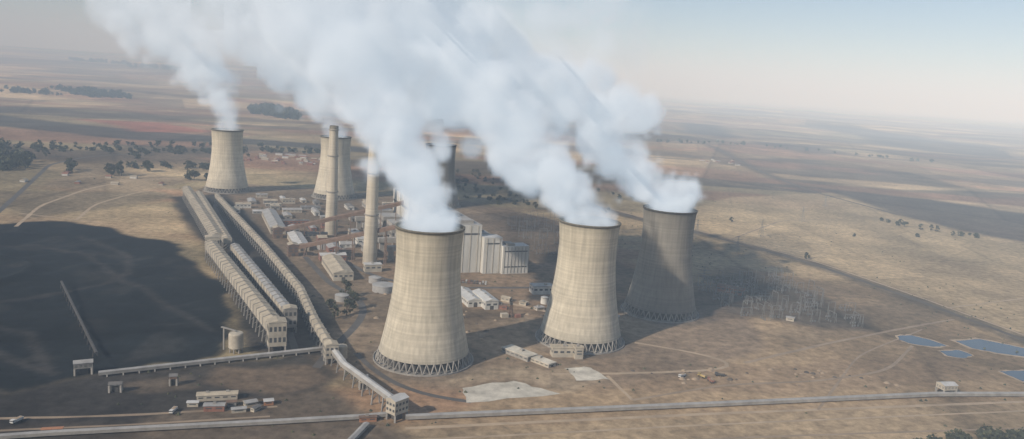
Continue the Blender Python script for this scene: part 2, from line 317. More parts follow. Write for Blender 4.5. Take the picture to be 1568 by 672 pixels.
# ------------------------------------------------------------------ coal bunker galleries
def gallery(name,pts,wd,z0,ht,roof,wall,sp=12,ribs=True,col='grey'):
    e=empty(name,(0,0,0)); g=MB(); c=MB(); r=MB()
    for a,b in zip(pts[:-1],pts[1:]):
        az=a[2] if len(a)>2 else z0; bz=b[2] if len(b)>2 else z0
        g.seg((a[0],a[1],az),(b[0],b[1],bz),wd,ht,wall,roof,wd*.16)
        L_=math.dist(a[:2],b[:2]); n=max(1,int(L_/sp)); d=Vector((b[0]-a[0],b[1]-a[1],0))/L_; u=Vector((d.y,-d.x,0))
        for i in range(n):
            tt=(i+.5)/n; p=Vector((a[0],a[1],0)).lerp(Vector((b[0],b[1],0)),tt); zz=az+(bz-az)*tt
            if zz>1.5:
                for sgn in (-1,1): c.beam(p+u*sgn*(wd*.5+.6),p+u*sgn*wd*.42+Vector((0,0,zz-.01)),.45,col)
                if zz>8: c.beam(p+u*wd*.48+Vector((0,0,zz*.3)),p-u*wd*.46+Vector((0,0,zz*.8)),.3,col)
            if ribs:
                q=p+Vector((0,0,zz+ht)); r.beam(q-u*(wd/2+.3)+Vector((0,0,.2)),q+Vector((0,0,wd*.16+.35)),.45,'grey',.3); r.beam(q+u*(wd/2+.3)+Vector((0,0,.2)),q+Vector((0,0,wd*.16+.35)),.45,'grey',.3)
                r.beam(q+u*(wd/2+.25)-Vector((0,0,ht)),q+u*(wd/2+.25),.4,'grey')
    g.obj('enclosure',e); 
    if c.v: c.obj('trestle_columns',e)
    if r.v: r.obj('roof_ribs',e)
    return e
gallery('coal_bunker_gallery',[(-543,1286),(-358,937)],13,13,7,'rooft','cream')
gallery('coal_bunker_gallery',[(-349,892),(-186,613)],13,13,8,'rooft','cream')
gallery('coal_bunker_gallery',[(-510,1253),(-340,922)],10,13,6,'rooft','cream')
gallery('coal_bunker_gallery',[(-322,895),(-190,660)],9,13,6,'roofg','cream')
gallery('coal_conveyor',[(-488,1273),(-300,933),(-205,752),(-166,657),(-133,585)],7,9,4.5,'rooft','cream')
for (a,b) in (((-543,1286),(-358,937)),((-349,892),(-186,613))):
    s=MB(); d=Vector((b[0]-a[0],b[1]-a[1],0)); n=int(d.length/14)
    for i in range(n):
        p=Vector((a[0],a[1],0))+d*(i+.5)/n; s.rev(p.x,p.y,[(1.5,5),(5.5,12.9)],8,'dgrey')
    s.obj('bunker_hoppers')
def windows(s,cx,cy,z0,z1,L,W,ang,rows,cols,k='glass',faces=(0,1,2,3)):
    c,n=math.cos(ang),math.sin(ang); dz=(z1-z0)/rows
    for fc in faces:
        ln=L if fc%2==0 else W; off=(W if fc%2==0 else L)/2+.03; nn=max(1,int(ln/cols))
        for r in range(rows):
            for i in range(nn):
                t_=-ln/2+ln*(i+.5)/nn; zz=z0+dz*(r+.5)
                a,b=((t_,-off),(off,t_),(t_,off),(-off,t_))[fc]
                s.box(cx+a*c-b*n,cy+a*n+b*c,zz-dz*.22,zz+dz*.22,ln/nn*.6 if fc%2==0 else .1,.1 if fc%2==0 else ln/nn*.6,ang,k)
AX=math.atan2(-.92,.39)
def shed(name,cx,cy,L,W,H,ang=AX,wall='cream',roof='rooft',rh=None,flat=False,win=True,door=True):
    s=MB(); s.box(cx,cy,0,H,L,W,ang,wall)
    if flat:
        s.box(cx,cy,H+.002,H+.5,L+.8,W+.8,ang,roof)
        s.box(cx+random.uniform(-.2,.2)*L*math.cos(ang),cy+random.uniform(-.2,.2)*L*math.sin(ang),H+.51,H+2,min(3,L*.2),min(3,W*.3),ang,'grey')
    else:
        s.gable(cx,cy,H+.003,rh or W*.16,L+1,W+1,ang,roof,wall)
        n=int(L/12)
        for i in range(n):
            a=-L/2+L*(i+.5)/n; s.box(cx+a*math.cos(ang),cy+a*math.sin(ang),H+(rh or W*.16)-.3,H+(rh or W*.16)+.7,2,1.6,ang,'grey')
    if win: windows(s,cx,cy,H*.35,H*.85,L,W,ang,max(1,int(H/5)),5)
    if door:
        a=L/2+.06; s.box(cx+a*math.cos(ang),cy+a*math.sin(ang),0,min(H*.6,4),.12,min(4,W*.35),ang,'dgrey')
    return s.obj(name)
# ------------------------------------------------------------------ boiler house and turbine hall
A=Vector((.39,-.92,0)).normalized(); B=Vector((-A.y,A.x,0))
def W_(o,a,b): p=Vector((o[0],o[1],0))+A*a+B*b; return p.x,p.y
O=(-68,903)
e=empty('boiler_house'); s=MB()
def bx(a0,a1,b0,b1,z0,z1,k,top=None,win=None):
    x,y=W_(O,(a0+a1)/2,(b0+b1)/2); s.box(x,y,z0,z1,abs(a1-a0),abs(b1-b0),AX,k,top)
    if win: windows(s,x,y,z0+3,z1-3,abs(a1-a0),abs(b1-b0),AX,win[0],win[1],win[2] if len(win)>2 else 'glass')
def pil(a0,a1,b0,b1,z0,z1,step,k):
    b_=b0+step/2
    while b_<b1: bx(a1+.02,a1+.45,b_-.3,b_+.3,z0,z1,k); b_+=step
    a_=a0+step/2
    while a_<a1: bx(a_-.3,a_+.3,b0-.45,b0-.02,z0,z1,k); a_+=step
for i in range(6):
    a0=-i*50
    bx(a0-40,a0,0,36,0,58,'white','roofg'); pil(a0-40,a0,0,36,1,57,9,'cream')
    bx(a0-38,a0-2,-.3,-.05,40,43,'glass'); bx(a0+.05,a0+.3,3,33,46,48,'glass'); bx(a0-38,a0-2,-.3,-.05,14,17,'glass')
    bx(a0-49.99,a0-40.01,3,33,0,46,'cream','roofd')
    bx(a0-32,a0-8,8,28,58.01,62,'grey','roofg'); bx(a0-36,a0-30,12,18,58.02,66,'steel')
s.obj('boiler_blocks',e)
s=MB(); bx(-12,8,37.01,60,0,44,'white','roofb'); pil(-12,8,37.01,60,1,43,8,'cream'); bx(8.05,8.3,40,57,36,37.5,'glass')
bx(-8,12,60.01,94,0,34,'white','roofb'); pil(-8,12,60.01,94,1,33,4.5,'grey'); bx(-6,10,66,76,34.01,36.5,'grey'); bx(12.05,12.3,62,92,27,28.3,'glass'); bx(12.05,12.3,62,92,8,9.3,'glass'); s.obj('service_tower_blocks',e)
s=MB(); bx(-300,-13,37.01,80,0,30,'cream','roofg',(2,10)); 
for i in range(9): bx(-290+i*30,-280+i*30,42,76,30.01,32,'grey')
s.obj('turbine_hall',e)
s=MB()
for i in range(6):
    a0=-i*50; bx(a0-38,a0-6,-34,-8,8,30,'grey','roofg',(2,4,'dgrey')); bx(a0-30,a0-14,-7.99,-.5,14,24,'rust'); bx(a0-26,a0-18,-60,-34.01,12,18,'grey')
    for k_ in (-36,-8):
        for b_ in (-32,-10):
            x,y=W_(O,a0+k_,b_); s.beam((x,y,0),(x,y,8),.8,'grey')
    bx(a0-24,a0-20,-58,-52,0,12,'grey')
s.obj('precipitators_and_ducts',e)
gallery('inclined_conveyor',[(-309,1034,8),(-150,1064,52)],7,5,4.5,'rust','rust',20,False,col='rust')
gallery('inclined_conveyor',[(-260,938,8),(-120,921,50)],7,5,4.5,'rust','rust',20,False,col='rust')
shed('transfer_house',-314,1034,14,12,14,wall='rust',roof='rooft'); shed('transfer_house',-266,938,14,12,14,wall='rust',roof='rooft')
# ------------------------------------------------------------------ conveyors around the yard
gallery('belt_conveyor',[(-287,529),(-206,577),(-144,613)],4,1.6,2.2,'roofg','grey',10,False)
gallery('belt_conveyor',[(-134,590,9),(-119,562,8),(-72,495,12)],5,8,3,'roofb','grey',14,False)
gallery('belt_conveyor',[(-300,425),(-266,437),(-143,473),(-88,490),(-72,497)],3.8,1,2,'roofg','grey',10,False)
gallery('belt_conveyor',[(-62,493),(162,553),(352,605),(432,619),(620,655)],4.2,1,2.3,'roofg','grey',10,False)
gallery('belt_conveyor',[(-85,478),(-95,430),(-100,380)],4,1,2.2,'roofg','grey',10,False)
gallery('coal_yard_conveyor',[(-434,737,6),(-305,560,5)],2,5,1.1,'dgrey','dgrey',14,False,col='dgrey')
def transfer(cx,cy,L,W,H,ang,wall='cream',roof='roofb'):
    s=MB(); s.box(cx,cy,5,H,L,W,ang,wall); s.gable(cx,cy,H+.003,1.6,L+.8,W+.8,ang,roof,wall); windows(s,cx,cy,6,H-1,L,W,ang,2,3)
    for a in (-1,1):
        for b in (-1,1):
            x=cx+a*L*.45*math.cos(ang)-b*W*.45*math.sin(ang); y=cy+a*L*.45*math.sin(ang)+b*W*.45*math.cos(ang); s.beam((x,y,0),(x,y,5),.6,'grey')
    s.box(cx,cy,0,4.99,L*.5,W*.5,ang,'dgrey'); return s.obj('transfer_tower')
transfer(-68,494,12,9,15,.9,'cream'); transfer(-300,533,12,7,9,.5,'grey','roofg'); transfer(-135,588,10,10,16,AX,'cream','rooft'); transfer(-184,608,13,14,25,AX,'cream','rooft'); transfer(-187,655,10,11,22,AX,'grey','rooft')
transfer(364,612,13,9,9,.25,'cream'); transfer(-352,905,14,16,24,AX,'cream','rooft'); transfer(-231,524,5,4,7,.3,'rust','roofd'); transfer(-263,506,8,4,5.8,.3,'grey','roofd'); transfer(-100,541,6,5,9,.3,'cream','roofb')
s=MB(); s.rev(-213,597,[(5.6,4),(5.8,4),(5.8,15),(5.2,16),(1,16.8)],32,'cream')
for i in range(8):
    a=i*math.pi/4; s.beam((-213+5*math.cos(a),597+5*math.sin(a),0),(-213+5*math.cos(a),597+5*math.sin(a),4),.4,'grey')
s.beam((-213,597,17.5),(-226,600,19),1,'grey',.3); s.beam((-224,600,0),(-224,600,19),.5,'grey'); s.obj('storage_silo')
s=MB(); s.rev(-129,599,[(4.6,0),(4.6,10),(4,10.8),(1,11.2)],32,'cream'); s.obj('storage_silo')
for cx,cy,r,h in ((-131,806,12,7),(-165,760,7,6),(-146,838,7,6),(-240,985,8,8),(40,800,4,7),(80,790,4,7)):
    s=MB(); s.rev(cx,cy,[(r,0),(r,h),(r*.96,h+.1),(.5,h+1.3)],40,'roofg' if r>5 else 'white'); 
    s.rev(cx,cy,[(r+.02,h-.5),(r+.3,h-.5),(r+.3,h-.2),(r+.02,h-.2)],40,'grey',False); s.obj('storage_tank')
# ------------------------------------------------------------------ sheds
shed('workshop_building',-196,872,80,22,9,roof='rooft'); shed('workshop_building',-347,1120,140,20,9,roof='roofg'); shed('workshop_building',-277,1000,80,18,8,roof='roofb')
shed('warehouse',-40,790,46,16,7,roof='roofb',wall='white'); shed('warehouse',-22,782,40,14,9,roof='roofb',wall='white'); shed('office_building',38,842,24,14,9,ang=.3,wall='white',roof='roofg',flat=True); shed('office_building',66,852,14,12,6,ang=.3,wall='white',roof='roofg',flat=True)
shed('pump_house',14,634,30,12,4,ang=-.75,wall='grey',roof='slab',flat=True); shed('pump_house',30,622,30,9,3,ang=-.75,wall='cream',roof='slab',flat=True); shed('pump_house',52,642,22,10,8,ang=.2,wall='cream',roof='rooft',flat=True); shed('pump_house',64,638,7,7,10,ang=.2,wall='cream',roof='rooft',flat=True)
shed('site_office',-193,506,26,7,4,ang=.3,wall='cream',roof='rooft'); shed('site_office',-188,488,13,6,4,ang=.2,wall='brick',roof='roofg'); shed('site_office',-168,499,8,5,3,ang=.6,wall='cream',roof='roofg'); shed('site_office',-157,503,6,5,3,ang=.4,wall='orange',roof='roofb'); shed('site_office',-204,492,7,4,3,ang=.2,wall='cream',roof='roofb'); shed('site_office',-172,488,9,4,2.6,ang=.4,wall='cream',roof='roofg')
shed('site_office',-180,497,6,4,3,ang=.3,wall='grey',roof='rust'); shed('site_office',-162,492,7,3,2.6,ang=1.2,wall='cream',roof='roofd')
shed('shipping_container_office',-268,441,11,3,3,ang=.3,wall='orange',roof='orange'); shed('shipping_container_office',-86,487,11,3,3,ang=.3,wall='orange',roof='rust',flat=True)
shed('control_building',264,902,30,12,7,ang=-.6,wall='brick',roof='rust'); shed('control_building',300,800,8,6,3.5,ang=-.4,wall='cream',roof='roofg')
rr=random.Random(5); placed=[]
BUNK=[(-575,1290),(-480,1370),(-290,1020),(-150,680),(-135,600),(-200,600),(-265,730),(-340,880)]
for i in range(120):
    a=rr.uniform(-330,-10); bb=rr.uniform(-250,-70); x,y=W_(O,a,bb)
    L_=rr.uniform(10,42);Wd=rr.uniform(7,16)
    if any(math.dist((x,y),q)<25 for q in placed) or min(math.dist((x,y),q) for q in ((-253,1081),(-168,923),(-196,872),(-277,1000),(-309,1034),(-260,938),(-347,1120)))<30: continue
    if float(sd(BUNK,np.array([x]),np.array([y]))[0])<12: continue
    if x<-360 and y<1200: continue
    placed.append((x,y)); shed(rr.choice(['workshop_building','store_building','warehouse']),x,y,L_,Wd,rr.uniform(4,9),AX+rr.choice([0,math.pi/2]),rr.choice(['cream','white','grey','brick']),rr.choice(['rooft','roofg','roofb','roofg','rust','roofd']),flat=rr.random()<.35)
for i in range(55):
    x=rr.uniform(-440,-150);y=rr.uniform(1180,1370)
    if any(math.dist((x,y),q)<26 for q in placed) or abs(x+326)<45 and y>1340 or abs(x+135)<45 and y>1340: continue
    placed.append((x,y)); shed('store_building',x,y,rr.uniform(12,40),rr.uniform(8,14),rr.uniform(4,8),AX+rr.choice([0,math.pi/2]),rr.choice(['cream','white','grey']),rr.choice(['rooft','roofg','roofb','roofd']),flat=rr.random()<.3)
for x,y,L_,Wd,H_ in ((0,800,10,7,4),(18,790,8,6,3),(-5,770,12,6,4),(34,775,9,6,3),(90,830,12,8,5),(-60,760,9,6,4),(110,760,8,6,4),(95,780,10,6,4),(-110,770,12,7,4),(-100,740,8,5,3),(110,850,20,9,6)):
    shed('store_building',x,y,L_,Wd,H_,rr.uniform(-.6,.6),rr.choice(['cream','brick','grey']),rr.choice(['rooft','roofg','rust']),flat=rr.random()<.5)
for i in range(50):
    if i<34: x=rr.uniform(-660,-480);y=rr.uniform(1850,2050)
    elif i<42: x=rr.uniform(640,800); y=rr.uniform(2650,2850)
    else: x=rr.uniform(-860,-640); y=rr.uniform(1330,1480)
    s=MB(); zz=hz(x,y); LL=rr.uniform(9,18); aa=rr.choice([.2,1.77]); s.box(x,y,zz-2,zz+3.5,LL,8,aa,rr.choice(['white','cream','brick'])); s.gable(x,y,zz+3.51,2,LL+1,9,aa,rr.choice(['roofg','rooft','brick'])); s.box(x+(LL/2+.06)*math.cos(aa),y+(LL/2+.06)*math.sin(aa),zz,zz+2.2,.1,1.2,aa,'dgrey'); s.obj('farm_house')
# ------------------------------------------------------------------ gantries, pylons
def gantry(name,x,y,w_,h,ang):
    s=MB(); c,n=math.cos(ang),math.sin(ang)
    for sg in (-1,1):
        px,py=x+sg*w_/2*c,y+sg*w_/2*n
        for q in (-1,1): s.beam((px-q*1.2*n,py+q*1.2*c,0),(px,py,h),.12,'steel')
        for zz in (.3,.6): s.beam((px-1.2*(1-zz)*n,py+1.2*(1-zz)*c,h*zz),(px+1.2*(1-zz)*n,py-1.2*(1-zz)*c,h*zz),.1,'steel')
    s.beam((x-w_/2*c,y-w_/2*n,h),(x+w_/2*c,y+w_/2*n,h),.12,'steel',.18)
    for k_ in range(3):
        tt=(k_-1)*w_*.3; s.beam((x+tt*c,y+tt*n,h-2.5),(x+tt*c,y+tt*n,h-.3),.15,'dgrey')
        px,py=x+tt*c-4*n,y+tt*n+4*c; s.box(px,py,0,1.8,1.2,.8,ang,'steel'); s.beam((px,py,1.8),(px,py,3.5),.2,'dgrey')
    return s.obj(name)
def inpoly(p,poly): return float(sd(poly,np.array([p[0]]),np.array([p[1]]))[0])<0
SUB=[(225,960),(347,1015),(393,822),(368,783),(238,790)]; SUB2=[(-20,1327),(84,1309),(90,980),(30,1010)]
for i in range(120):
    p=(rr.uniform(225,395),rr.uniform(780,1015))
    if inpoly(p,SUB): gantry('substation_gantry',p[0],p[1],rr.uniform(7,14),rr.choice([6,8,10,14,18]),.25+rr.choice([0,0,1.57]))
for i in range(90):
    p=(rr.uniform(-45,100),rr.uniform(970,1320))
    if inpoly(p,SUB2): gantry('substation_gantry',p[0],p[1],12,rr.choice([12,16,22]),.25)
def pylon(x,y,h,ang=.3):
    s=MB(); z0=hz(x,y); c,n=math.cos(ang),math.sin(ang); w0,w1=3.6,.7
    def P(i,tt):
        a,b=((-1,-1),(1,-1),(1,1),(-1,1))[i]; w_=w0+(w1-w0)*min(1,tt/.75); a*=w_;b*=w_; return (x+a*c-b*n,y+a*n+b*c,z0+h*tt)
    for i in range(4):
        s.beam(P(i,0),P(i,.75),.13,'steel'); s.beam(P(i,.75),P(i,1),.11,'steel')
        for k_ in range(5): s.beam(P(i,k_*.15),P((i+1)%4,(k_+1)*.15),.08,'steel')
    for tt,l in ((.72,9),(.85,7),(.97,5)): s.beam((x-l*c,y-l*n,z0+h*tt),(x+l*c,y+l*n,z0+h*tt),.16,'steel',.22)
    return s.obj('electricity_pylon')
for p in ((110,1000),(190,960),(210,1080),(120,1120),(330,1120),(300,1250),(420,1300),(560,1500),(700,1750),(-150,1600),(230,900),(60,940),(20,960),(-1000,1250)): pylon(p[0],p[1],30)
s=MB(); x,y=5,743
for i in range(4):
    a=i*math.pi/2+.4; s.beam((x+3*math.cos(a),y+3*math.sin(a),0),(x+.6*math.cos(a),y+.6*math.sin(a),14),.3,'rust')
for z in (4,8,12): s.box(x,y,z,z+.4,5-z*.2,5-z*.2,.4,'rust')
s.box(x-6,y-2,0,4,7,5,.4,'cream'); s.box(x+7,y+1,0,3,6,4,.4,'brick'); s.box(x,y,12.5,15,2.5,2.5,.4,'dgrey'); s.obj('sampling_derrick')
def truck(x,y,ang,col='yellow',sc=1):
    s=MB(); c,n=math.cos(ang),math.sin(ang); T=lambda a,b:(x+(a*c-b*n)*sc,y+(a*n+b*c)*sc)
    for a in (-3,-1.6,2.6):
        for b in (-1.2,1.2):
            p=T(a,b); q=T(a,b*.6); s.beam((p[0],p[1],.55*sc),(q[0],q[1],.55*sc),.5*sc,'tyre',.5*sc)
    p=T(0,0); s.box(*p,.9*sc,1.2*sc,8*sc,1.6*sc,ang,'dgrey')
    p=T(2.9,0); s.box(*p,1.21*sc,3*sc,2*sc,2.4*sc,ang,col); p=T(3.3,0); s.box(*p,2*sc,2.7*sc,1.3*sc,2.45*sc,ang,'glass')
    p=T(-1.3,0); s.box(*p,1.21*sc,2.7*sc,5.2*sc,2.5*sc,ang,col); s.box(*p,2.71*sc,2.8*sc,4.6*sc,2*sc,ang,'spoil')
    return s.obj('tipper_truck')
for i,(x,y) in enumerate(((147,609),(164,612),(169,603),(180,618),(-296,451),(-95,545),(-212,480))): truck(x,y,rr.uniform(0,6),('paintw','yellow','brick','dgrey','paintw','dgrey','paintw')[i],1)
def car(x,y,ang,k):
    s=MB(); c,n=math.cos(ang),math.sin(ang); s.box(x,y,.35,.95,4.3,1.8,ang,k); s.box(x-.2*c,y-.2*n,.951,1.5,2.3,1.5,ang,'glass',k)
    for a in (-1.3,1.3):
        for b in (-.85,.85): s.box(x+a*c-b*n,y+a*n+b*c,0,.65,.65,.2,ang,'tyre')
    return s.obj('car')
for i in range(24):
    x,y=-60+(i%12)*3.2,862+(i//12)*9; car(x,y,1.6,rr.choice(['paintw','dgrey','steel','brick']))
s=MB()
for i in range(100):
    q=rr.choice([(285,640,26,6),(170,612,26,10),(60,760,60,14),(-20,700,20,20),(-100,760,40,40)]); x=q[0]+rr.gauss(0,q[2]);y=q[1]+rr.gauss(0,q[3]); r_=rr.uniform(1,3)
    if min(math.dist((x,y),t_) for t_ in ((-64.5,612),(69.4,689)))<46: continue
    s.rev(x,y,[(r_,0),(r_*.6,r_*.35),(r_*.15,r_*.55)],9,rr.choice(['spoil','track','ballast','track']))
s.obj('spoil_heaps')
# ------------------------------------------------------------------ trees
def tree_mesh(seed,h,wd,nleaf=260,ls=1):
    r=random.Random(seed); V=[];F=[];Mi=[]
    def quad(c,s_,mi):
        a=Vector((r.gauss(0,1),r.gauss(0,1),r.gauss(0,1))).normalized(); b=a.orthogonal().normalized(); b.rotate(Matrix.Rotation(r.random()*6,3,a)); d=a.cross(b); o=len(V)
        for i,j in ((-1,-.7),(1,-.5),(.8,.8),(-.6,1)): V.append(tuple(c+b*i*s_+d*j*s_))
        F.append((o,o+1,o+2,o+3)); Mi.append(mi)
    def limb(p,q,r0,r1):
        o=len(V); d=(q-p).normalized(); u=d.orthogonal().normalized(); w_=d.cross(u)
        for x,rr_ in ((p,r0),(q,r1)):
            for i in range(5): a=i*2*math.pi/5; V.append(tuple(x+(u*math.cos(a)+w_*math.sin(a))*rr_))
        for i in range(5): F.append((o+i,o+(i+1)%5,o+5+(i+1)%5,o+5+i)); Mi.append(0)
    limb(Vector((0,0,0)),Vector((0,0,h*.6)),h*.03,h*.015); cl=[]
    for i in range(9):
        a=r.random()*6.28; z=h*r.uniform(.22,.9); rad=wd*.5*r.uniform(.25,.85)*(1.15-abs(z/h-.55)); c=Vector((math.cos(a)*rad,math.sin(a)*rad,z)); limb(Vector((0,0,h*r.uniform(.15,.5))),c,h*.012,h*.004); cl.append((c,wd*r.uniform(.17,.3)))
    cl.append((Vector((0,0,h*.85)),wd*.22))
    for c,cr in cl:
        for k_ in range(nleaf//10):
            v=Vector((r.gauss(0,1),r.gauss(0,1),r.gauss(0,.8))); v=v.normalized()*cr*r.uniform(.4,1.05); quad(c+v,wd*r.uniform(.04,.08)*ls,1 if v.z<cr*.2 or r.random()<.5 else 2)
    return np.array(V),F,Mi
TV=[tree_mesh(i,*a,400) for i,a in enumerate(((14,13),(17,11),(10,13),(20,12)))]
TM=[]
for V,F,Mi in TV:
    me=bpy.data.meshes.new('tree'); me.from_pydata(V.tolist(),[],F)
    for k in ('bark','leaf1','leaf2'): me.materials.append(M[k])
    me.polygons.foreach_set('material_index',Mi); TM.append(me)
def tree(x,y,sc=1,k=None):
    o=bpy.data.objects.new('tree',TM[rr.randrange(4) if k is None else k]); COL.objects.link(o); o.location=(x,y,hz(x,y)-.2); o.scale=(sc*rr.uniform(.9,1.3),sc*rr.uniform(.9,1.3),sc); o.rotation_euler=(0,0,rr.random()*6)
for x,y in ((-965,1482),(-975,1549),(-1018,1686),(-858,1503),(-778,1496),(-855,1760),(-738,1567),(-680,1615),(-960,1500),(-990,1500),(-1119,1688),(-1111,1815),(-1041,2038),(-933,2025),(-870,1520),(-790,1510),(-770,1480),(-745,1575),(-950,1460),(-630,1500),(-615,1490),(-600,1520),(-850,1480),(-980,1510),(-1000,1530),(-955,1520),(-940,1490),(-765,1500),(-755,1490)): tree(x,y,rr.uniform(.9,1.5))
for x,y in ((755,1589),(773,1529),(740,1411),(810,1501),(827,1454),(864,1461),(606,1369),(406,1436),(437,1134),(780,1560),(790,1500),(760,1570),(845,1458),(765,1540),(815,1490),(870,1450),(-61,1579),(-30,1665),(-8,1577),(42,1431),(-141,1907),(-19,1483),(-150,713),(-154,762),(-170,735),(-158,700),(-165,775),(-148,735)): tree(x,y,rr.uniform(.5,.95))
def mass(name,pts,sc):
    Vs=[];Fs=[];Ms=[]; P=np.array(pts); H=hgt(P[:,0],P[:,1])
    for (x,y),z in zip(pts,H):
        V,F,Mi=TV[rr.randrange(4)]; s_=sc*rr.uniform(.6,1.3); a=rr.random()*6; c,n=math.cos(a),math.sin(a)
        Vs.append(np.stack([(V[:,0]*c-V[:,1]*n)*s_*1.2+x,(V[:,0]*n+V[:,1]*c)*s_*1.2+y,V[:,2]*s_+z-1],1)); Fs.append(F); Ms+=Mi
    me=bpy.data.meshes.new(name); allF=[];o=0
    for W,F in zip(Vs,Fs):
        allF+=[tuple(i+o for i in f) for f in F]; o+=len(W)
    me.from_pydata(np.concatenate(Vs).tolist(),[],allF)
    for k in ('bark','leaf1','leaf2'): me.materials.append(M[k])
    me.polygons.foreach_set('material_index',Ms); ob=bpy.data.objects.new(name,me); COL.objects.link(ob); return ob
def inside(poly,n):
    P=np.array(poly); o=[]
    while len(o)<n:
        p=(rr.uniform(P[:,0].min(),P[:,0].max()),rr.uniform(P[:,1].min(),P[:,1].max()))
        if inpoly(p,poly): o.append(p)
    return o
def along(pts,n,jx):
    o=[]
    for i in range(n):
        k=rr.randrange(len(pts)-1); t_=rr.random(); o.append((pts[k][0]+(pts[k+1][0]-pts[k][0])*t_+rr.gauss(0,jx),pts[k][1]+(pts[k+1][1]-pts[k][1])*t_+rr.gauss(0,jx)))
    return o
TV=[tree_mesh(20+i,*a,70,2.0) for i,a in enumerate(((14,15),(15,14),(11,14),(16,14)))]
mass('woodland',inside([(-1487,4326),(-1498,4699),(-1232,4314),(-959,3485),(-1049,3476),(-1293,3808)],260),1.5)
mass('woodland',inside([(-2750,4588),(-2300,4650),(-2150,4350),(-2350,4200)],130),1.5)
mass('woodland',inside([(-5400,10800),(-4700,11000),(-4500,10600),(-5200,10500)],60),3)
mass('woodland',inside([(-6500,11400),(-5600,11500),(-5600,11100),(-6300,11100)],60),3)
mass('woodland',inside([(-2800,4300),(-2500,4300),(-2400,4150),(-2700,4100)],40),1.4)
mass('woodland',inside([(-1250,1650),(-700,1900),(-500,2200),(-700,2250),(-1250,1900)],100),.8)
mass('woodland',inside([(-1080,1520),(-960,1440),(-940,1500),(-1010,1620),(-1150,1680)],50),1.1)
mass('hedgerow_trees',along([(-1150,1820),(-900,1900),(-700,2060),(-500,2150)],70,18),.8)
mass('hedgerow_trees',along([(-800,1600),(-700,1680),(-620,1640)],26,14),.8)
mass('woodland',inside([(-200,1480),(120,1450),(260,1700),(-100,2000),(-250,1750)],70),.6)
mass('hedgerow_trees',along([(-260,1560),(0,1500),(180,1440)],30,16),.5)
mass('woodland',inside([(250,494),(290,494),(390,515),(430,540),(400,545),(350,538)],90),.42)
mass('hedgerow_trees',along([(600,3600),(1200,3900),(1900,3600)],40,40),.9)
s=MB(); cnt=0
while cnt<1700:
    if rr.random()<.5: x=rr.uniform(-700,600);y=rr.uniform(430,1500)
    else: x=rr.uniform(-1500,1500);y=rr.uniform(1400,3000)
    if inpoly((x,y),COAL) or min(math.hypot(x-a,y-b) for a,b in ((-64.5,612),(69.4,689),(162,800),(-518,1400),(-326,1412),(-135,1395)))<44: continue
    if fbm(np.array([x/120]),np.array([y/120]))[0]<.5: cnt+=.2; continue
    r_=rr.uniform(.5,1.8); z=hz(x,y); a0=rr.random()*6
    P=[(x+r_*math.cos(a0+i*1.257)*rr.uniform(.6,1.2),y+r_*math.sin(a0+i*1.257)*rr.uniform(.6,1.2),z) for i in range(5)]+[(x+rr.uniform(-.3,.3),y,z+r_*rr.uniform(.7,1.3))]
    s.add(P,[(i,(i+1)%5,5) for i in range(5)],rr.choice(['leaf1','leaf2'])); cnt+=1
s.obj('shrubs')
# ------------------------------------------------------------------ haze
HD=1.6e-4
hm=bpy.data.materials.new('haze'); hm.use_nodes=True; t=hm.node_tree; t.nodes.clear(); out=N(t,'ShaderNodeOutputMaterial'); vs=N(t,'ShaderNodeVolumeScatter'); vs.inputs['Color'].default_value=(.64,.81,1,1); vs.inputs['Density'].default_value=HD; vs.inputs['Anisotropy'].default_value=-.3
em=N(t,'ShaderNodeEmission'); em.inputs[0].default_value=(.55,.74,1,1); em.inputs[1].default_value=HD*.09  # faint glow added to the haze in place of multiply scattered light
ad=N(t,'ShaderNodeAddShader'); t.links.new(vs.outputs[0],ad.inputs[0]); t.links.new(em.outputs[0],ad.inputs[1]); t.links.new(ad.outputs[0],out.inputs['Volume'])
M['haze']=hm
s=MB(); s.box(0,22000,-300,900,62000,54000,0,'haze'); s.obj('sky_haze')
# ------------------------------------------------------------------ steam
def steam_mat(name,d0,d1,z0,z1,em,lo,hi,step):
    m=bpy.data.materials.new(name); m.use_nodes=True; t=m.node_tree; t.nodes.clear(); L=t.links
    try: m.cycles.volume_step_rate=step
    except Exception: pass
    out=N(t,'ShaderNodeOutputMaterial'); at=N(t,'ShaderNodeAttribute',attribute_name='density'); geo=N(t,'ShaderNodeNewGeometry'); sp=N(t,'ShaderNodeSeparateXYZ'); L.new(geo.outputs['Position'],sp.inputs[0])
    def mr(s_,a,b,c,d):
        r=N(t,'ShaderNodeMapRange'); L.new(s_,r.inputs[0])
        for i,v in enumerate((a,b,c,d)): r.inputs[i+1].default_value=v
        return r.outputs[0]
    def mul(a,b):
        q=N(t,'ShaderNodeMath',operation='MULTIPLY'); L.new(a,q.inputs[0])
        if isinstance(b,(int,float)): q.inputs[1].default_value=b
        else: L.new(b,q.inputs[1])
        return q.outputs[0]
    n=N(t,'ShaderNodeTexNoise'); n.inputs['Scale'].default_value=.03; n.inputs['Detail'].default_value=2; L.new(geo.outputs['Position'],n.inputs['Vector'])
    dn=mul(mul(at.outputs['Fac'],mr(n.outputs[0],.36,.62,lo,hi)),mr(sp.outputs[2],z0,z1,d0,d1))
    vs=N(t,'ShaderNodeVolumeScatter'); vs.inputs['Color'].default_value=(.84,.88,.93,1); L.new(dn,vs.inputs['Density'])
    e_=N(t,'ShaderNodeEmission'); e_.inputs[0].default_value=(.68,.83,1,1); L.new(mul(dn,em),e_.inputs[1])  # steam glows with its density, standing in for multiple scattering
    ad=N(t,'ShaderNodeAddShader'); L.new(vs.outputs[0],ad.inputs[0]); L.new(e_.outputs[0],ad.inputs[1]); L.new(ad.outputs[0],out.inputs['Volume']); return m
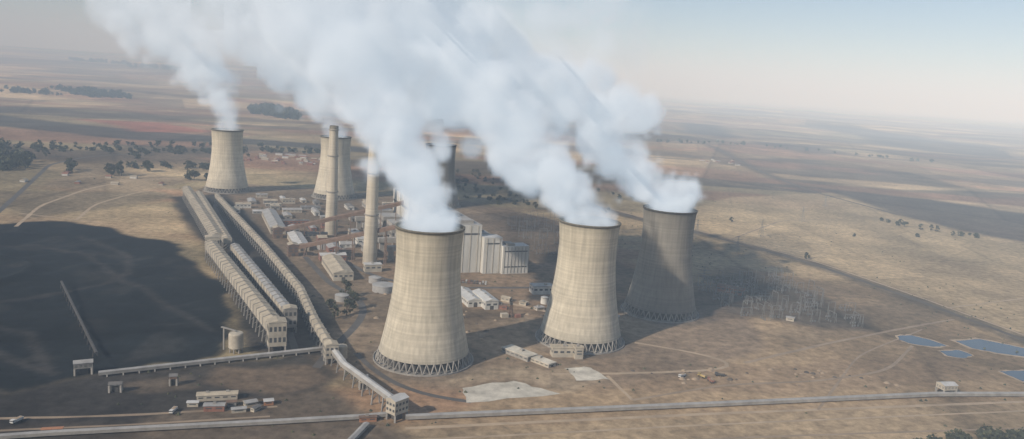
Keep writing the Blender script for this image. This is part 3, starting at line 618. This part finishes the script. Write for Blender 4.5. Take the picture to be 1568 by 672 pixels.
def vol_from_points(name,pts,rad,vox,mat):
    me=bpy.data.meshes.new(name); me.from_pydata([tuple(p) for p in pts],[],[]); at=me.attributes.new('rad','FLOAT','POINT'); at.data.foreach_set('value',rad)
    o=bpy.data.objects.new(name,me); COL.objects.link(o); me.materials.append(mat)
    ng=bpy.data.node_groups.new('steam_nodes','GeometryNodeTree'); ng.interface.new_socket('Geometry',in_out='INPUT',socket_type='NodeSocketGeometry'); ng.interface.new_socket('Geometry',in_out='OUTPUT',socket_type='NodeSocketGeometry')
    gi=ng.nodes.new('NodeGroupInput'); gout=ng.nodes.new('NodeGroupOutput'); mp=ng.nodes.new('GeometryNodeMeshToPoints'); na=ng.nodes.new('GeometryNodeInputNamedAttribute'); na.data_type='FLOAT'; na.inputs['Name'].default_value='rad'
    pv=ng.nodes.new('GeometryNodePointsToVolume')
    try: pv.resolution_mode='VOXEL_SIZE'
    except Exception: pass
    pv.inputs['Voxel Size'].default_value=vox; pv.inputs['Density'].default_value=1
    smn=ng.nodes.new('GeometryNodeSetMaterial'); smn.inputs['Material'].default_value=mat
    L=ng.links; L.new(gi.outputs[0],mp.inputs['Mesh']); fo=[q for q in na.outputs if q.enabled][0]; L.new(fo,mp.inputs['Radius']); L.new(mp.outputs[0],pv.inputs['Points']); L.new(fo,pv.inputs['Radius']); L.new(pv.outputs[0],smn.inputs['Geometry']); L.new(smn.outputs[0],gout.inputs[0])
    md=o.modifiers.new('steam','NODES'); md.node_group=ng; return o
def plume(ctrl,vox,mat,seed):
    r=random.Random(seed); pts=[];rad=[]
    for (a,b) in zip(ctrl[:-1],ctrl[1:]):
        A_=Vector(a[:3]);B_=Vector(b[:3]); L_=(B_-A_).length; R=(a[3]+b[3])/2; n=int(36*max(.5,L_/R))
        for i in range(n):
            tt=r.random(); c=A_.lerp(B_,tt); Rr=a[3]+(b[3]-a[3])*tt
            v=Vector((r.gauss(0,1),r.gauss(0,1),r.gauss(0,1))).normalized()
            if i%3==0: q=c+v*Rr*.35*r.random(); pr=Rr*r.uniform(.4,.6)
            elif i%3==1: q=c+v*Rr*r.uniform(.5,.85); pr=Rr*r.uniform(.18,.34)
            else: q=c+v*Rr*r.uniform(.8,1.1); pr=Rr*r.uniform(.07,.18)
            if math.hypot(q.x-ctrl[0][0],q.y-ctrl[0][1])<60 and q.z-pr*.6<ctrl[0][2]-3 and math.hypot(q.x-ctrl[0][0],q.y-ctrl[0][1])+pr>26: continue
            pts.append(q); rad.append(pr)
    for i in range(90):
        a=r.random()*6.28; d=math.sqrt(r.random())*20.5; pts.append(Vector((ctrl[0][0]+d*math.cos(a),ctrl[0][1]+d*math.sin(a),ctrl[0][2]+r.uniform(-4,8)))); rad.append(6.3)
    return vol_from_points('steam_plume',pts,rad,vox,mat)
sm1=steam_mat('steam_near',.14,.013,115,320,.34,.25,1.2,3); sm2=steam_mat('steam_far',.065,.009,120,360,.34,.2,1.25,2.5); sm3=steam_mat('steam_thin',.012,.008,150,340,.34,.2,1.4,2.5)
plume([(-64.5,612,112,24),(-67,613,128,27),(-78,618,150,31),(-94,622,175,37),(-114,628,205,43),(-136,635,240,50),(-170,645,275,58),(-205,660,320,66),(-265,680,370,66)],3.5,sm1,11)
plume([(69.4,689,112,24),(57,690,128,27),(32,695,148,36),(0,700,182,47),(-40,710,215,57),(-85,720,250,64),(-140,730,290,72),(-220,740,335,80)],4,sm1,12)
plume([(162,800,112,24),(178,800,126,25),(140,802,134,27),(110,806,150,34),(85,810,185,44),(110,812,205,36),(132,815,200,28),(85,818,212,42),(40,822,222,50),(-20,830,240,56),(-80,840,275,62),(-160,850,320,70)],4,sm1,13)
plume([(-518,1400,112,24),(-521,1400,142,31),(-535,1402,175,44),(-562,1405,212,57),(-598,1410,255,70),(-650,1420,300,82),(-735,1430,335,86)],7,sm2,4)
plume([(-326.5,1412,112,24),(-340,1412,145,36),(-370,1414,185,56),(-410,1418,225,70),(-455,1424,265,80),(-520,1430,310,90),(-600,1440,345,90)],7,sm2,5)
plume([(-135,1395,112,24),(-150,1396,150,38),(-185,1400,200,60),(-230,1404,250,76),(-290,1410,300,88),(-360,1420,340,90)],7,sm2,6)
pts=[];rad=[];r=random.Random(9)
for x,y,z,R in ((20,760,165,38),(45,780,195,44),(10,790,230,56),(50,800,270,52),(-10,820,290,62),(-80,840,300,62),(90,860,310,50),(30,880,330,62),(-150,900,250,60),(-210,1000,205,52),(-250,1020,240,62),(-300,1060,290,76),(-200,930,300,72),(-420,1150,300,84),(-550,1250,330,90),(-110,760,200,40)):
    for i in range(16):
        v=Vector((r.gauss(0,1),r.gauss(0,1),r.gauss(0,1))).normalized()*R*r.uniform(.2,1); pts.append(Vector((x,y,z))+v); rad.append(R*r.uniform(.25,.55))
vol_from_points('thin_steam_cloud',pts,rad,9,sm3)
